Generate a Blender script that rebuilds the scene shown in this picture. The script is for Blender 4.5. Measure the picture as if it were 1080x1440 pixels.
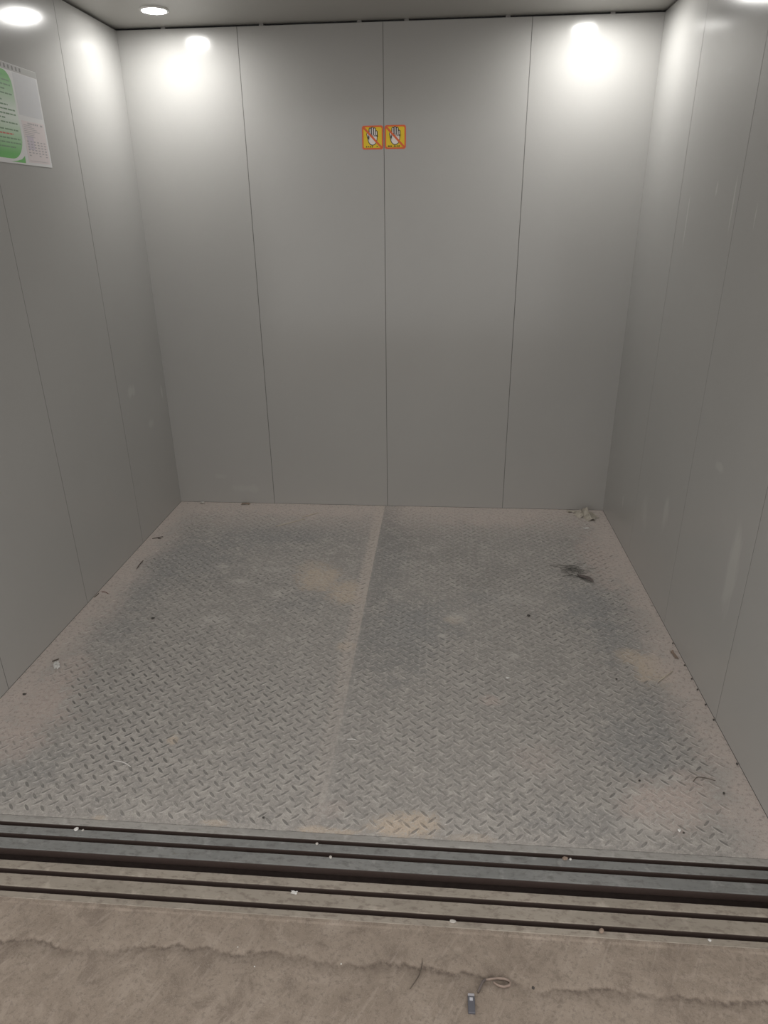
import bpy, bmesh, math, random
from mathutils import Vector, Matrix, noise

for o in list(bpy.data.objects):
    bpy.data.objects.remove(o, do_unlink=True)
sc = bpy.context.scene
col = sc.collection

# ------------------------------------------------------------ camera
CAM = Vector((0.2894691, -3.5941323, 1.5134962))
RIGHT = Vector((0.9967031, 0.0803880, -0.0109869))
UP = Vector((-0.0217260, 0.3949038, 0.9184655))
FWD = Vector((-0.0781724, 0.9151987, -0.3953484))
FPX = 968.1549
cd = bpy.data.cameras.new('camera')
cd.sensor_fit = 'VERTICAL'
cd.sensor_height = 36.0
cd.lens = FPX / 1440.0 * 36.0
cd.clip_start = 0.02
cam = bpy.data.objects.new('camera', cd)
col.objects.link(cam)
m = Matrix((RIGHT, UP, -FWD)).transposed().to_4x4()
m.translation = CAM
cam.matrix_world = m
sc.camera = cam

# ------------------------------------------------------------ world and exposure
HALL_AMBIENT = 0.36          # dim daylight of the landing hall in front of the lift
WALL_ROUGH = 0.17            # satin enamel of the wall panels
LAMP = 74.0                  # radiance of the downlight lenses
wd = bpy.data.worlds.new('world')
sc.world = wd
wd.use_nodes = True
bg = wd.node_tree.nodes['Background']
bg.inputs[0].default_value = (1.0, 0.97, 0.935, 1)
bg.inputs[1].default_value = HALL_AMBIENT
sc.view_settings.view_transform = 'Standard'
sc.view_settings.look = 'None'
sc.view_settings.gamma = 1.0
sc.view_settings.use_curve_mapping = False
sc.view_settings.exposure = 2.15

# ------------------------------------------------------------ dimensions (metres)
HW = 1.2            # half width of the car
HC = 2.300          # underside of the ceiling
Y_FRONT = -2.262    # where the chequer plate stops
rnd = random.Random(7)


# ============================================================ helpers
def obj(name, bm_or_me, mat=None, parent=None, smooth=False):
    if isinstance(bm_or_me, bmesh.types.BMesh):
        me = bpy.data.meshes.new(name)
        bm_or_me.normal_update()
        bm_or_me.to_mesh(me)
        bm_or_me.free()
    else:
        me = bm_or_me
    o = bpy.data.objects.new(name, me)
    col.objects.link(o)
    if mat is not None and not me.materials:
        me.materials.append(mat)
    if smooth:
        for p in me.polygons:
            p.use_smooth = True
    if parent is not None:
        o.parent = parent
    return o


def empty(name, loc):
    o = bpy.data.objects.new(name, None)
    o.empty_display_size = 0.05
    o.location = loc
    col.objects.link(o)
    return o


def tag(o, label=None, cat=None, group=None, kind=None):
    if label:
        o['label'] = label
    if cat:
        o['category'] = cat
    if group:
        o['group'] = group
    if kind:
        o['kind'] = kind
    return o


def add_box(bm, lo, hi, bevel=0.0, seg=2):
    x0, y0, z0 = lo
    x1, y1, z1 = hi
    vs = [bm.verts.new(p) for p in ((x0, y0, z0), (x1, y0, z0), (x1, y1, z0), (x0, y1, z0),
                                    (x0, y0, z1), (x1, y0, z1), (x1, y1, z1), (x0, y1, z1))]
    fs = [bm.faces.new([vs[i] for i in q]) for q in
          ((0, 3, 2, 1), (4, 5, 6, 7), (0, 1, 5, 4), (1, 2, 6, 5), (2, 3, 7, 6), (3, 0, 4, 7))]
    if bevel > 0:
        es = set()
        for f in fs:
            es.update(f.edges)
        bmesh.ops.bevel(bm, geom=list(es), offset=bevel, segments=seg, profile=0.5, affect='EDGES')
    return bm


def box(lo, hi, bevel=0.0, seg=2):
    return add_box(bmesh.new(), lo, hi, bevel, seg)


def add_tube(bm, pts, radii, sides=6, squash=1.0):
    """tapered tube through the points; squash flattens it along the local second axis"""
    rings = []
    n = len(pts)
    for i, p in enumerate(pts):
        p = Vector(p)
        a = Vector(pts[max(i - 1, 0)])
        b = Vector(pts[min(i + 1, n - 1)])
        d = (b - a).normalized()
        s = d.cross(Vector((0, 0, 1)))
        if s.length < 1e-4:
            s = Vector((1, 0, 0))
        s.normalize()
        t = s.cross(d)
        r = radii[i] if isinstance(radii, (list, tuple)) else radii
        rings.append([bm.verts.new(p + (s * math.cos(k * 2 * math.pi / sides) +
                                        t * math.sin(k * 2 * math.pi / sides) * squash) * r)
                      for k in range(sides)])
    for i in range(n - 1):
        for k in range(sides):
            bm.faces.new((rings[i][k], rings[i][(k + 1) % sides],
                          rings[i + 1][(k + 1) % sides], rings[i + 1][k]))
    bm.faces.new(rings[0][::-1])
    bm.faces.new(rings[-1])
    return bm


def add_lathe(bm, prof, seg=40, cap_last=False):
    """prof: list of (radius, z); axis is z"""
    rings = []
    for r, z in prof:
        if r < 1e-6:
            rings.append([bm.verts.new((0, 0, z))])
        else:
            rings.append([bm.verts.new((r * math.cos(2 * math.pi * k / seg),
                                        r * math.sin(2 * math.pi * k / seg), z)) for k in range(seg)])
    for a, b in zip(rings[:-1], rings[1:]):
        for k in range(seg):
            k2 = (k + 1) % seg
            if len(b) == 1:
                bm.faces.new((a[k], a[k2], b[0]))
            elif len(a) == 1:
                bm.faces.new((a[0], b[k2], b[k]))
            else:
                bm.faces.new((a[k], a[k2], b[k2], b[k]))
    return bm


def add_prism(bm, outline, f, d0, d1):
    """flat outline [(u, v)] extruded between depths d0 and d1; f(u, v, d) -> point"""
    a = [bm.verts.new(f(u, v, d0)) for u, v in outline]
    b = [bm.verts.new(f(u, v, d1)) for u, v in outline]
    n = len(outline)
    bm.faces.new(a[::-1])
    bm.faces.new(b)
    for i in range(n):
        j = (i + 1) % n
        bm.faces.new((a[i], a[j], b[j], b[i]))
    return bm


def round_rect(u0, v0, u1, v1, r, seg=5):
    """r: one radius or four (bottom-left, bottom-right, top-right, top-left)"""
    if not isinstance(r, (list, tuple)):
        r = [r] * 4
    out = []
    for (cu, cv, a0, q) in ((u0 + r[0], v0 + r[0], 180, r[0]), (u1 - r[1], v0 + r[1], 270, r[1]),
                            (u1 - r[2], v1 - r[2], 0, r[2]), (u0 + r[3], v1 - r[3], 90, r[3])):
        if q < 1e-6:
            out.append((cu, cv))
            continue
        for k in range(seg + 1):
            t = math.radians(a0 + 90.0 * k / seg)
            out.append((cu + q * math.cos(t), cv + q * math.sin(t)))
    return out


# ============================================================ materials
class NT:
    """small wrapper to wire procedural materials"""

    def __init__(self, name):
        self.m = bpy.data.materials.new(name)
        self.m.use_nodes = True
        self.t = self.m.node_tree
        self.b = self.t.nodes['Principled BSDF']
        self._pos = None

    def n(self, kind, **kw):
        nd = self.t.nodes.new(kind)
        for k, v in kw.items():
            setattr(nd, k, v)
        return nd

    def link(self, a, b):
        self.t.links.new(a, b)

    def put(self, sock, v):
        if isinstance(v, bpy.types.NodeSocket):
            self.link(v, sock)
        elif isinstance(v, (tuple, list)) and sock.type == 'RGBA' and len(v) == 3:
            sock.default_value = (*v, 1)
        else:
            sock.default_value = v

    @property
    def pos(self):
        if self._pos is None:
            self._pos = self.n('ShaderNodeNewGeometry').outputs['Position']
        return self._pos

    def vm(self, op, a, b=None, scale=None):
        nd = self.n('ShaderNodeVectorMath', operation=op)
        self.put(nd.inputs[0], a)
        if b is not None:
            self.put(nd.inputs[1], b)
        if scale is not None:
            self.put(nd.inputs['Scale'], scale)
        return nd.outputs['Value'] if op in ('LENGTH', 'DOT_PRODUCT', 'DISTANCE') else nd.outputs[0]

    def ma(self, op, a, b=None, c=None, clamp=False):
        nd = self.n('ShaderNodeMath', operation=op, use_clamp=clamp)
        self.put(nd.inputs[0], a)
        if b is not None:
            self.put(nd.inputs[1], b)
        if c is not None:
            self.put(nd.inputs[2], c)
        return nd.outputs[0]

    def mr(self, v, a, b, c=0.0, d=1.0, smooth=True):
        nd = self.n('ShaderNodeMapRange')
        nd.interpolation_type = 'SMOOTHSTEP' if smooth else 'LINEAR'
        self.put(nd.inputs[0], v)
        for i, q in enumerate((a, b, c, d)):
            self.put(nd.inputs[1 + i], q)
        return nd.outputs[0]

    def noise(self, scale, detail=3.0, rough=0.55, vec=None, stretch=None, dist=0.0):
        nd = self.n('ShaderNodeTexNoise')
        v = vec if vec is not None else self.pos
        if stretch is not None:
            v = self.vm('MULTIPLY', v, stretch)
        self.link(v, nd.inputs['Vector'])
        nd.inputs['Scale'].default_value = scale
        nd.inputs['Detail'].default_value = detail
        nd.inputs['Roughness'].default_value = rough
        nd.inputs['Distortion'].default_value = dist
        return nd.outputs['Fac']

    def mix(self, f, a, b, mode='MIX'):
        nd = self.n('ShaderNodeMix', data_type='RGBA', blend_type=mode)
        self.put(nd.inputs[0], f)
        self.put(nd.inputs[6], a)
        self.put(nd.inputs[7], b)
        return nd.outputs[2]

    def blob(self, c, r, edge, soft=0.7, inner=0.25):
        """soft-edged patch at centre c with radii r; edge = noise that frays it"""
        d = self.vm('SUBTRACT', self.pos, (c[0], c[1], c[2]))
        d = self.vm('DIVIDE', d, (r[0], r[1], r[2]))
        ln = self.vm('LENGTH', d)
        ln = self.ma('ADD', ln, edge)
        return self.mr(ln, inner + soft, inner, 0.0, 1.0)

    def bump(self, h, strength, dist=0.001, normal=None):
        nd = self.n('ShaderNodeBump')
        self.put(nd.inputs['Height'], h)
        nd.inputs['Strength'].default_value = strength
        nd.inputs['Distance'].default_value = dist
        if normal is not None:
            self.link(normal, nd.inputs['Normal'])
        return nd.outputs['Normal']

    def out(self, color=None, rough=None, metal=None, normal=None, spec=None):
        for k, v in (('Base Color', color), ('Roughness', rough), ('Metallic', metal),
                     ('Normal', normal), ('Specular IOR Level', spec)):
            if v is not None:
                self.put(self.b.inputs[k], v)
        return self.m


def plain(name, color, rough=0.6, metal=0.0, var=0.12, scale=60.0, spec=0.4):
    t = NT(name)
    f = t.noise(scale, 3)
    c = t.mix(f, tuple(min(1, q * (1 - var)) for q in color), tuple(min(1, q * (1 + var)) for q in color))
    return t.out(c, rough, metal, spec=spec)


def wall_material(name, scuffs=()):
    """grey baked enamel on steel sheet: satin gloss, faint oil-canning, dust film low down"""
    t = NT(name)
    base = (0.345, 0.341, 0.329)
    n1 = t.noise(1.7, 3, 0.5)
    n3 = t.noise(9, 5, 0.6, stretch=(1, 1, 0.35))
    c = t.mix(t.mr(n1, 0.25, 0.75), base, tuple(q * 1.05 for q in base))
    edge = t.ma('MULTIPLY', t.ma('SUBTRACT', t.noise(28, 4, 0.6, stretch=(1, 1, 0.25)), 0.5), 1.6)
    for (cc, rr, k) in scuffs:
        f = t.blob(cc, rr, edge, soft=0.7, inner=0.35)
        c = t.mix(t.ma('MULTIPLY', f, k), c, (0.52, 0.51, 0.49))
    # settled dust near the floor
    z = t.n('ShaderNodeSeparateXYZ')
    t.link(t.pos, z.inputs[0])
    low = t.mr(t.ma('ADD', z.outputs[2], t.ma('MULTIPLY', t.ma('SUBTRACT', n3, 0.5), 0.25)), 0.75, -0.05, 0, 0.45)
    c = t.mix(low, c, (0.375, 0.360, 0.338))
    rough = t.ma('ADD', t.mr(n1, 0.25, 0.75, WALL_ROUGH - 0.01, WALL_ROUGH + 0.01), t.ma('MULTIPLY', low, 0.10))
    nrm = t.bump(t.noise(1.6, 2, 0.5), 0.10, 0.015)
    nrm = t.bump(t.noise(330, 2, 0.5), 0.025, 0.001, nrm)
    return t.out(c, rough, 0.0, nrm, 0.40)


def floor_material():
    """steel chequer plate under dust: grey tracks, bluish worn steel, pinkish dust at the walls, tan spills"""
    t = NT('chequer_plate_dust')
    xyz = t.n('ShaderNodeSeparateXYZ')
    t.link(t.pos, xyz.inputs[0])
    X, Y, Z = xyz.outputs
    nbig = t.noise(3.2, 6, 0.66)
    nmid = t.noise(12, 7, 0.72)
    nfin = t.noise(75, 5, 0.75)
    ngrn = t.noise(380, 3, 0.7)
    nblo = t.noise(24, 6, 0.75)
    edge = t.ma('ADD', t.ma('MULTIPLY', t.ma('SUBTRACT', nmid, 0.5), 2.2),
                t.ma('MULTIPLY', t.ma('SUBTRACT', nfin, 0.5), 1.6))
    grey = (0.287, 0.270, 0.252)
    c = t.mix(t.mr(nbig, 0.3, 0.7), grey, (0.326, 0.307, 0.287))
    c = t.mix(t.mr(nmid, 0.47, 0.66, 0, 0.6), c, (0.388, 0.365, 0.338))
    c = t.mix(t.mr(nblo, 0.48, 0.34, 0, 0.75), c, (0.239, 0.228, 0.217))
    c = t.mix(t.mr(nblo, 0.54, 0.68, 0, 0.7), c, (0.439, 0.413, 0.383))
    # worn bluish steel
    blue = (0.230, 0.231, 0.230)
    for cc, rr, k in BLUE:
        f = t.blob((cc[0], cc[1], 0), (rr[0], rr[1], 1), edge, 0.9, 0.2)
        c = t.mix(t.ma('MULTIPLY', f, k * 0.72), c, blue)
    for cc, rr, k in DARK:
        f = t.blob((cc[0], cc[1], 0), (rr[0], rr[1], 1), edge, 0.9, 0.2)
        c = t.mix(t.ma('MULTIPLY', f, k * 0.65), c, (0.194, 0.185, 0.174))
    # tan spills
    for cc, rr, k in TAN:
        f = t.blob((cc[0], cc[1], 0), (rr[0], rr[1], 1), edge, 0.6, 0.4)
        c = t.mix(t.ma('MULTIPLY', f, k), c, (0.485, 0.399, 0.315))
    for cc, rr, k in PINK:
        f = t.blob((cc[0], cc[1], 0), (rr[0], rr[1], 1), edge, 0.8, 0.3)
        c = t.mix(t.ma('MULTIPLY', f, k), c, (0.446, 0.374, 0.338))
    for cc, rr, k in PALE:
        f = t.blob((cc[0], cc[1], 0), (rr[0], rr[1], 1), edge, 0.6, 0.3)
        c = t.mix(t.ma('MULTIPLY', f, k), c, (0.517, 0.488, 0.454))
    # dust that the wheels never reach: along the three walls and along the plate joint
    wob = t.ma('MULTIPLY', t.ma('SUBTRACT', nmid, 0.5), 0.34)
    wob = t.ma('ADD', wob, t.ma('MULTIPLY', t.ma('SUBTRACT', nbig, 0.5), 0.24))
    wob = t.ma('ADD', wob, t.ma('MULTIPLY', t.ma('SUBTRACT', nfin, 0.5), 0.16))
    dl = t.mr(t.ma('ADD', t.ma('ADD', X, HW), wob), 0.19, 0.03)
    dr = t.mr(t.ma('ADD', t.ma('SUBTRACT', HW, X), wob), 0.17, 0.02)
    db = t.mr(t.ma('ADD', t.ma('MULTIPLY', Y, -1.0), wob), 0.44, 0.02)
    dust = t.ma('MAXIMUM', t.ma('MAXIMUM', dl, dr), db)
    c = t.mix(t.ma('MULTIPLY', dust, 0.85), c, (0.498, 0.429, 0.391))
    js = t.ma('MULTIPLY', t.mr(X, -0.075, -0.045), t.mr(X, -0.004, -0.014))
    js = t.ma('MULTIPLY', js, t.mr(t.ma('ADD', Y, t.ma('MULTIPLY', wob, 1.5)), -2.1, -0.8, 0.15, 0.7))
    c = t.mix(js, c, (0.485, 0.418, 0.372))
    jd = t.ma('MULTIPLY', t.mr(X, -0.0115, -0.0105), t.mr(t.ma('ADD', X, wob), 0.16, 0.0))
    jd = t.ma('MULTIPLY', jd, t.mr(Y, -2.0, -1.2, 0.15, 0.55))
    c = t.mix(jd, c, (0.207, 0.201, 0.195))
    # fine grit
    c = t.mix(t.mr(nfin, 0.50, 0.66, 0, 0.75), c, (0.452, 0.426, 0.397))
    c = t.mix(t.mr(nfin, 0.49, 0.36, 0, 0.7), c, (0.213, 0.203, 0.192))
    c = t.mix(t.mr(ngrn, 0.53, 0.66, 0, 0.5), c, (0.156, 0.146, 0.138))
    # raised treads: dust packed round the foot, the top rubbed to darker steel
    foot = t.ma('MULTIPLY', t.mr(Z, -0.0001, 0.0003), t.mr(Z, 0.0009, 0.0005))
    c = t.mix(t.ma('MULTIPLY', foot, t.mr(nmid, 0.40, 0.60, 0.10, 0.5)), c, (0.426, 0.400, 0.373))
    tr = t.mr(Z, 0.0006, 0.0011)
    clean = t.ma('SUBTRACT', 1.0, t.ma('MULTIPLY', dust, 0.80))
    rub = t.ma('ADD', t.ma('MULTIPLY', t.mr(nbig, 0.40, 0.60, 0.30, 0.75), t.mr(nmid, 0.42, 0.58, 0.6, 1.0)),
               t.ma('MULTIPLY', t.blob((-0.62, -1.78, 0), (0.48, 0.42, 1), edge, 0.9, 0.3), 0.35))
    tr = t.ma('MULTIPLY', t.ma('MULTIPLY', tr, clean), rub, clamp=True)
    c = t.mix(tr, c, (0.119, 0.114, 0.108))
    rough = t.mr(tr, 0, 1, 0.80, 0.50)
    nrm = t.bump(nfin, 0.35, 0.0018)
    nrm = t.bump(ngrn, 0.25, 0.0006, nrm)
    return t.out(c, rough, 0.0, nrm, 0.35)


def concrete_material():
    t = NT('landing_screed')
    xyz = t.n('ShaderNodeSeparateXYZ')
    t.link(t.pos, xyz.inputs[0])
    X, Y, Z = xyz.outputs
    nb = t.noise(4, 6, 0.65)
    nm = t.noise(13, 7, 0.72, dist=0.5)
    nf = t.noise(110, 5, 0.75)
    ng = t.noise(500, 3, 0.7)
    c = t.mix(t.mr(nb, 0.3, 0.7), (0.208, 0.169, 0.136), (0.263, 0.218, 0.179))
    c = t.mix(t.mr(nm, 0.51, 0.64, 0, 0.7), c, (0.163, 0.131, 0.107))
    c = t.mix(t.mr(nm, 0.48, 0.36, 0, 0.65), c, (0.301, 0.253, 0.211))
    # trowel strokes
    rot = t.n('ShaderNodeVectorRotate')
    t.link(t.pos, rot.inputs['Vector'])
    rot.inputs['Angle'].default_value = 0.5
    sw = t.noise(14, 6, 0.7, vec=rot.outputs[0], stretch=(3.2, 0.5, 1), dist=0.8)
    c = t.mix(t.mr(sw, 0.52, 0.66, 0, 0.55), c, (0.306, 0.259, 0.218))
    c = t.mix(t.mr(nf, 0.50, 0.64, 0, 0.6), c, (0.152, 0.124, 0.103))
    c = t.mix(t.mr(ng, 0.53, 0.66, 0, 0.5), c, (0.324, 0.275, 0.231))
    # dirt caught in the broken edge of the screed
    cr = t.n('ShaderNodeAttribute', attribute_name='crack')
    k = t.ma('MULTIPLY', cr.outputs['Fac'], t.mr(nf, 0.25, 0.6, 0.25, 1.0))
    c = t.mix(t.ma('MULTIPLY', k, 0.85), c, (0.078, 0.060, 0.049))
    nrm = t.bump(nm, 0.5, 0.006)
    nrm = t.bump(sw, 0.4, 0.003, nrm)
    nrm = t.bump(nf, 0.45, 0.0015, nrm)
    return t.out(c, 0.88, 0.0, nrm, 0.25)


def sill_material(name, a, b, d):
    """extruded sill rail: dull metal under grime"""
    t = NT(name)
    n1 = t.noise(9, 5, 0.6, stretch=(0.35, 1, 1))
    n2 = t.noise(70, 4, 0.7, stretch=(0.5, 1, 1))
    n3 = t.noise(22, 4, 0.6)
    c = t.mix(t.mr(n1, 0.3, 0.7), a, b)
    c = t.mix(t.mr(n2, 0.48, 0.66, 0, 0.7), c, d)
    c = t.mix(t.mr(n3, 0.56, 0.70, 0, 0.45), c, tuple(q * 1.45 for q in b))
    # grime on everything below the wearing face
    z = t.n('ShaderNodeSeparateXYZ')
    t.link(t.pos, z.inputs[0])
    c = t.mix(t.mr(z.outputs[2], -0.0012, -0.0045), c, (0.062, 0.043, 0.037))
    return t.out(c, t.mr(n2, 0.3, 0.7, 0.45, 0.7), 0.0, t.bump(n2, 0.2, 0.0006), 0.45)


# patches on the plate: ((x, y), (rx, ry), strength)
BLUE = [((-0.90, -0.72), (0.30, 0.30), 0.8), ((-0.62, -0.45), (0.35, 0.20), 0.7), ((-0.40, -0.40), (0.35, 0.16), 0.5),
        ((-1.02, -1.02), (0.16, 0.24), 0.7), ((-0.98, -1.35), (0.14, 0.16), 0.5), ((-0.93, -2.08), (0.16, 0.14), 0.5),
        ((0.08, -0.62), (0.10, 0.42), 0.6), ((0.16, -1.30), (0.20, 0.36), 0.9), ((0.28, -1.18), (0.18, 0.16), 0.6),
        ((0.94, -1.05), (0.17, 0.26), 1.0), ((1.00, -1.30), (0.14, 0.20), 0.8), ((0.93, -1.86), (0.16, 0.20), 0.8),
        ((1.03, -1.72), (0.10, 0.14), 0.6), ((0.50, -1.00), (0.12, 0.10), 0.6), ((-0.30, -1.10), (0.16, 0.10), 0.5),
        ((0.70, -2.18), (0.20, 0.08), 0.4)]
DARK = [((0.36, -0.60), (0.16, 0.14), 0.5), ((0.57, -0.74), (0.14, 0.10), 0.5), ((0.16, -0.40), (0.16, 0.30), 0.45),
        ((0.45, -0.86), (0.14, 0.07), 0.5), ((0.94, -0.42), (0.07, 0.07), 0.45), ((-0.70, -0.95), (0.30, 0.10), 0.35),
        ((0.92, -0.80), (0.07, 0.06), 0.5), ((0.14, -1.46), (0.14, 0.12), 0.4)]
TAN = [((-0.24, -0.86), (0.14, 0.13), 0.75), ((-0.10, -0.98), (0.10, 0.14), 0.75), ((-0.30, -0.76), (0.09, 0.09), 0.4),
       ((-0.055, -1.39), (0.045, 0.05), 0.6), ((0.20, -2.225), (0.11, 0.050), 0.95), ((0.27, -2.21), (0.07, 0.05), 0.8),
       ((0.02, -2.255), (0.10, 0.018), 0.8), ((0.40, -2.25), (0.08, 0.02), 0.4), ((1.08, -1.46), (0.10, 0.13), 0.9),
       ((1.02, -1.40), (0.07, 0.08), 0.6), ((-0.53, -1.94), (0.022, 0.028), 0.7), ((0.36, -1.18), (0.05, 0.04), 0.5),
       ((-0.30, -2.25), (0.05, 0.012), 0.5), ((-0.62, -2.255), (0.03, 0.010), 0.5)]
PINK = [((0.95, -2.10), (0.16, 0.11), 0.85), ((1.03, -2.03), (0.10, 0.08), 0.6), ((-1.06, -1.82), (0.16, 0.20), 0.9),
        ((-1.02, -2.00), (0.12, 0.10), 0.6), ((-1.05, -1.62), (0.10, 0.12), 0.6), ((0.48, -1.68), (0.05, 0.03), 0.7),
        ((1.08, -0.60), (0.14, 0.34), 0.8), ((-0.45, -0.10), (0.50, 0.10), 0.6), ((0.60, -0.16), (0.40, 0.12), 0.5),
        ((0.02, -2.18), (0.05, 0.04), 0.4), ((0.60, -1.95), (0.10, 0.10), 0.3)]
PALE = [((-0.60, -0.92), (0.07, 0.035), 0.6), ((-0.72, -0.78), (0.05, 0.025), 0.6), ((-0.40, -1.02), (0.05, 0.06), 0.5),
        ((-0.62, -1.24), (0.09, 0.05), 0.5), ((0.38, -1.16), (0.07, 0.06), 0.5), ((0.32, -1.30), (0.03, 0.02), 0.6),
        ((0.58, -1.42), (0.04, 0.03), 0.5), ((0.98, -2.00), (0.05, 0.022), 0.6), ((0.86, -2.06), (0.03, 0.02), 0.5),
        ((-0.45, -0.80), (0.12, 0.04), 0.35), ((0.62, -1.00), (0.16, 0.06), 0.3), ((0.47, -2.02), (0.03, 0.02), 0.5),
        ((0.85, -2.18), (0.10, 0.04), 0.4), ((0.40, -1.60), (0.05, 0.02), 0.3)]

M = {}
M['wall'] = wall_material('grey_enamel_panel',
                          scuffs=[((-1.2, -0.42, 0.75), (0.3, 0.05, 0.04), 0.30), ((-1.2, -0.25, 0.54), (0.3, 0.05, 0.03), 0.25),
                                  ((-1.2, -0.06, 0.66), (0.3, 0.012, 0.04), 0.30), ((-0.80, 0.0, 0.09), (0.10, 0.3, 0.03), 0.25), ((-0.95, 0.0, 0.16), (0.04, 0.3, 0.02), 0.2)])
M['wall_scuffed'] = wall_material('grey_enamel_panel_scuffed', scuffs=[
    ((1.2, -1.63, 0.48), (0.3, 0.045, 0.17), 0.38), ((1.2, -0.975, 0.42), (0.3, 0.04, 0.09), 0.35),
    ((1.2, -0.72, 0.30), (0.3, 0.06, 0.10), 0.25), ((1.2, -0.36, 0.20), (0.3, 0.02, 0.05), 0.35),
    ((1.2, -1.122, 1.53), (0.3, 0.006, 0.09), 0.45), ((1.2, -0.69, 1.48), (0.3, 0.008, 0.10), 0.40),
    ((1.2, -1.312, 1.50), (0.3, 0.005, 0.05), 0.45), ((1.2, -1.40, 0.75), (0.3, 0.04, 0.02), 0.25),
    ((1.2, -0.957, 1.585), (0.3, 0.010, 0.03), 0.35)])
M['ceiling'] = plain('ceiling_enamel', (0.40, 0.392, 0.368), 0.35, 0, 0.04, 3.0, 0.5)
M['clip'] = plain('ceiling_clip_steel', (0.20, 0.196, 0.19), 0.5, 0, 0.05)
M['joint'] = plain('dark_seam_shade', (0.105, 0.103, 0.098), 0.6)  # shadow of the panel seams, put in as a dark colour
M['backing'] = plain('dark_backing', (0.030, 0.030, 0.032), 0.8)
M['plate'] = floor_material()
M['concrete'] = concrete_material()
M['car_sill'] = sill_material('car_sill_steel', (0.150, 0.153, 0.149), (0.195, 0.196, 0.189), (0.105, 0.101, 0.097))
M['car_sill_dusty'] = sill_material('car_sill_dusty', (0.245, 0.236, 0.222), (0.300, 0.288, 0.270), (0.190, 0.180, 0.168))
M['hall_sill'] = sill_material('landing_sill_steel', (0.225, 0.198, 0.164), (0.285, 0.252, 0.212), (0.150, 0.120, 0.100))
M['groove'] = plain('groove_dirt', (0.065, 0.046, 0.040), 0.9, 0, 0.4, 50)
M['plaster'] = plain('hall_plaster', (0.50, 0.48, 0.44), 0.85, 0, 0.06, 4)
M['white_trim'] = plain('white_lamp_trim', (0.80, 0.80, 0.78), 0.4, 0, 0.02)
M['paper'] = plain('white_paper', (0.62, 0.62, 0.62), 0.55, 0, 0.03, 20)
M['scrap'] = plain('scrap_paper', (0.42, 0.40, 0.37), 0.7, 0, 0.08, 80)
M['kraft'] = plain('dirty_paper', (0.36, 0.33, 0.28), 0.8, 0, 0.35, 45)
M['straw'] = plain('dry_straw', (0.50, 0.44, 0.36), 0.7, 0, 0.2, 80)
M['twig'] = plain('dark_twig', (0.085, 0.068, 0.055), 0.8, 0, 0.3, 90)
M['red_twig'] = plain('red_brown_stick', (0.20, 0.115, 0.095), 0.8, 0, 0.3, 90)
M['lint'] = plain('dark_lint', (0.095, 0.092, 0.083), 0.95, 0, 0.3, 90)
M['dead_leaf'] = plain('dead_leaf', (0.110, 0.090, 0.084), 0.75, 0, 0.35, 60)
M['strip'] = plain('dried_strip', (0.235, 0.180, 0.150), 0.7, 0, 0.4, 60)
M['tag_metal'] = plain('grey_tag', (0.115, 0.115, 0.132), 0.4, 0.3, 0.15, 120)
M['pebble'] = plain('dark_crumb', (0.055, 0.05, 0.045), 0.9, 0, 0.3, 90)
M['chip'] = plain('white_chip', (0.55, 0.54, 0.52), 0.6, 0, 0.08, 80)
M['rust'] = plain('rusty_crumb', (0.22, 0.165, 0.130), 0.85, 0, 0.35, 90)
M['s_red'] = plain('sticker_red', (0.72, 0.125, 0.030), 0.4, 0, 0.05, 30)
M['s_yellow'] = plain('sticker_yellow', (0.80, 0.56, 0.006), 0.4, 0, 0.04, 30)
M['s_black'] = plain('sticker_black', (0.025, 0.025, 0.022), 0.45)
M['s_white'] = plain('sticker_white', (0.80, 0.74, 0.70), 0.4, 0, 0.02)
M['p_text'] = plain('print_dark', (0.19, 0.29, 0.19), 0.5)
M['p_grey'] = plain('print_grey', (0.36, 0.36, 0.37), 0.5)
M['p_red'] = plain('print_red', (0.55, 0.16, 0.13), 0.5)
M['p_pink'] = plain('print_pink', (0.62, 0.565, 0.565), 0.5, 0, 0.03)
M['p_lilac'] = plain('print_lilac', (0.52, 0.47, 0.53), 0.5, 0, 0.03)
M['p_pale'] = plain('print_pale_grey', (0.53, 0.535, 0.55), 0.5, 0, 0.03)
M['p_band'] = plain('print_grey_band', (0.36, 0.355, 0.345), 0.5, 0, 0.03)
M['p_hole'] = plain('punched_hole', (0.18, 0.175, 0.17), 0.6)


def green_material():
    """printed panel: green at the top and the bottom fading to white in the middle"""
    t = NT('print_green')
    z = t.n('ShaderNodeSeparateXYZ')
    t.link(t.pos, z.inputs[0])
    Z = z.outputs[2]
    up = t.mr(Z, 1.865, 1.965, 0, 1, smooth=False)
    dn = t.mr(Z, 1.835, 1.725, 0, 1, smooth=False)
    f = t.ma('MAXIMUM', up, dn)
    c = t.mix(f, (0.60, 0.66, 0.60), (0.155, 0.43, 0.135))
    return t.out(c, 0.45, 0.0, None, 0.4)


M['p_green'] = green_material()


def emit_material():
    t = NT('lamp_lens')
    t.out((0.9, 0.9, 0.88), 0.4)
    t.b.inputs['Emission Color'].default_value = (1.0, 0.985, 0.955, 1)
    t.b.inputs['Emission Strength'].default_value = LAMP
    return t.m


M['lens'] = emit_material()

# ============================================================ THE CAR: floor
floor = tag(obj('floor', box((-HW - 0.03, Y_FRONT - 0.02, -0.06), (HW + 0.03, 0.03, -0.0062)), M['backing']),
            'dusty steel chequer plate floor of the goods lift', kind='structure')


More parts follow.
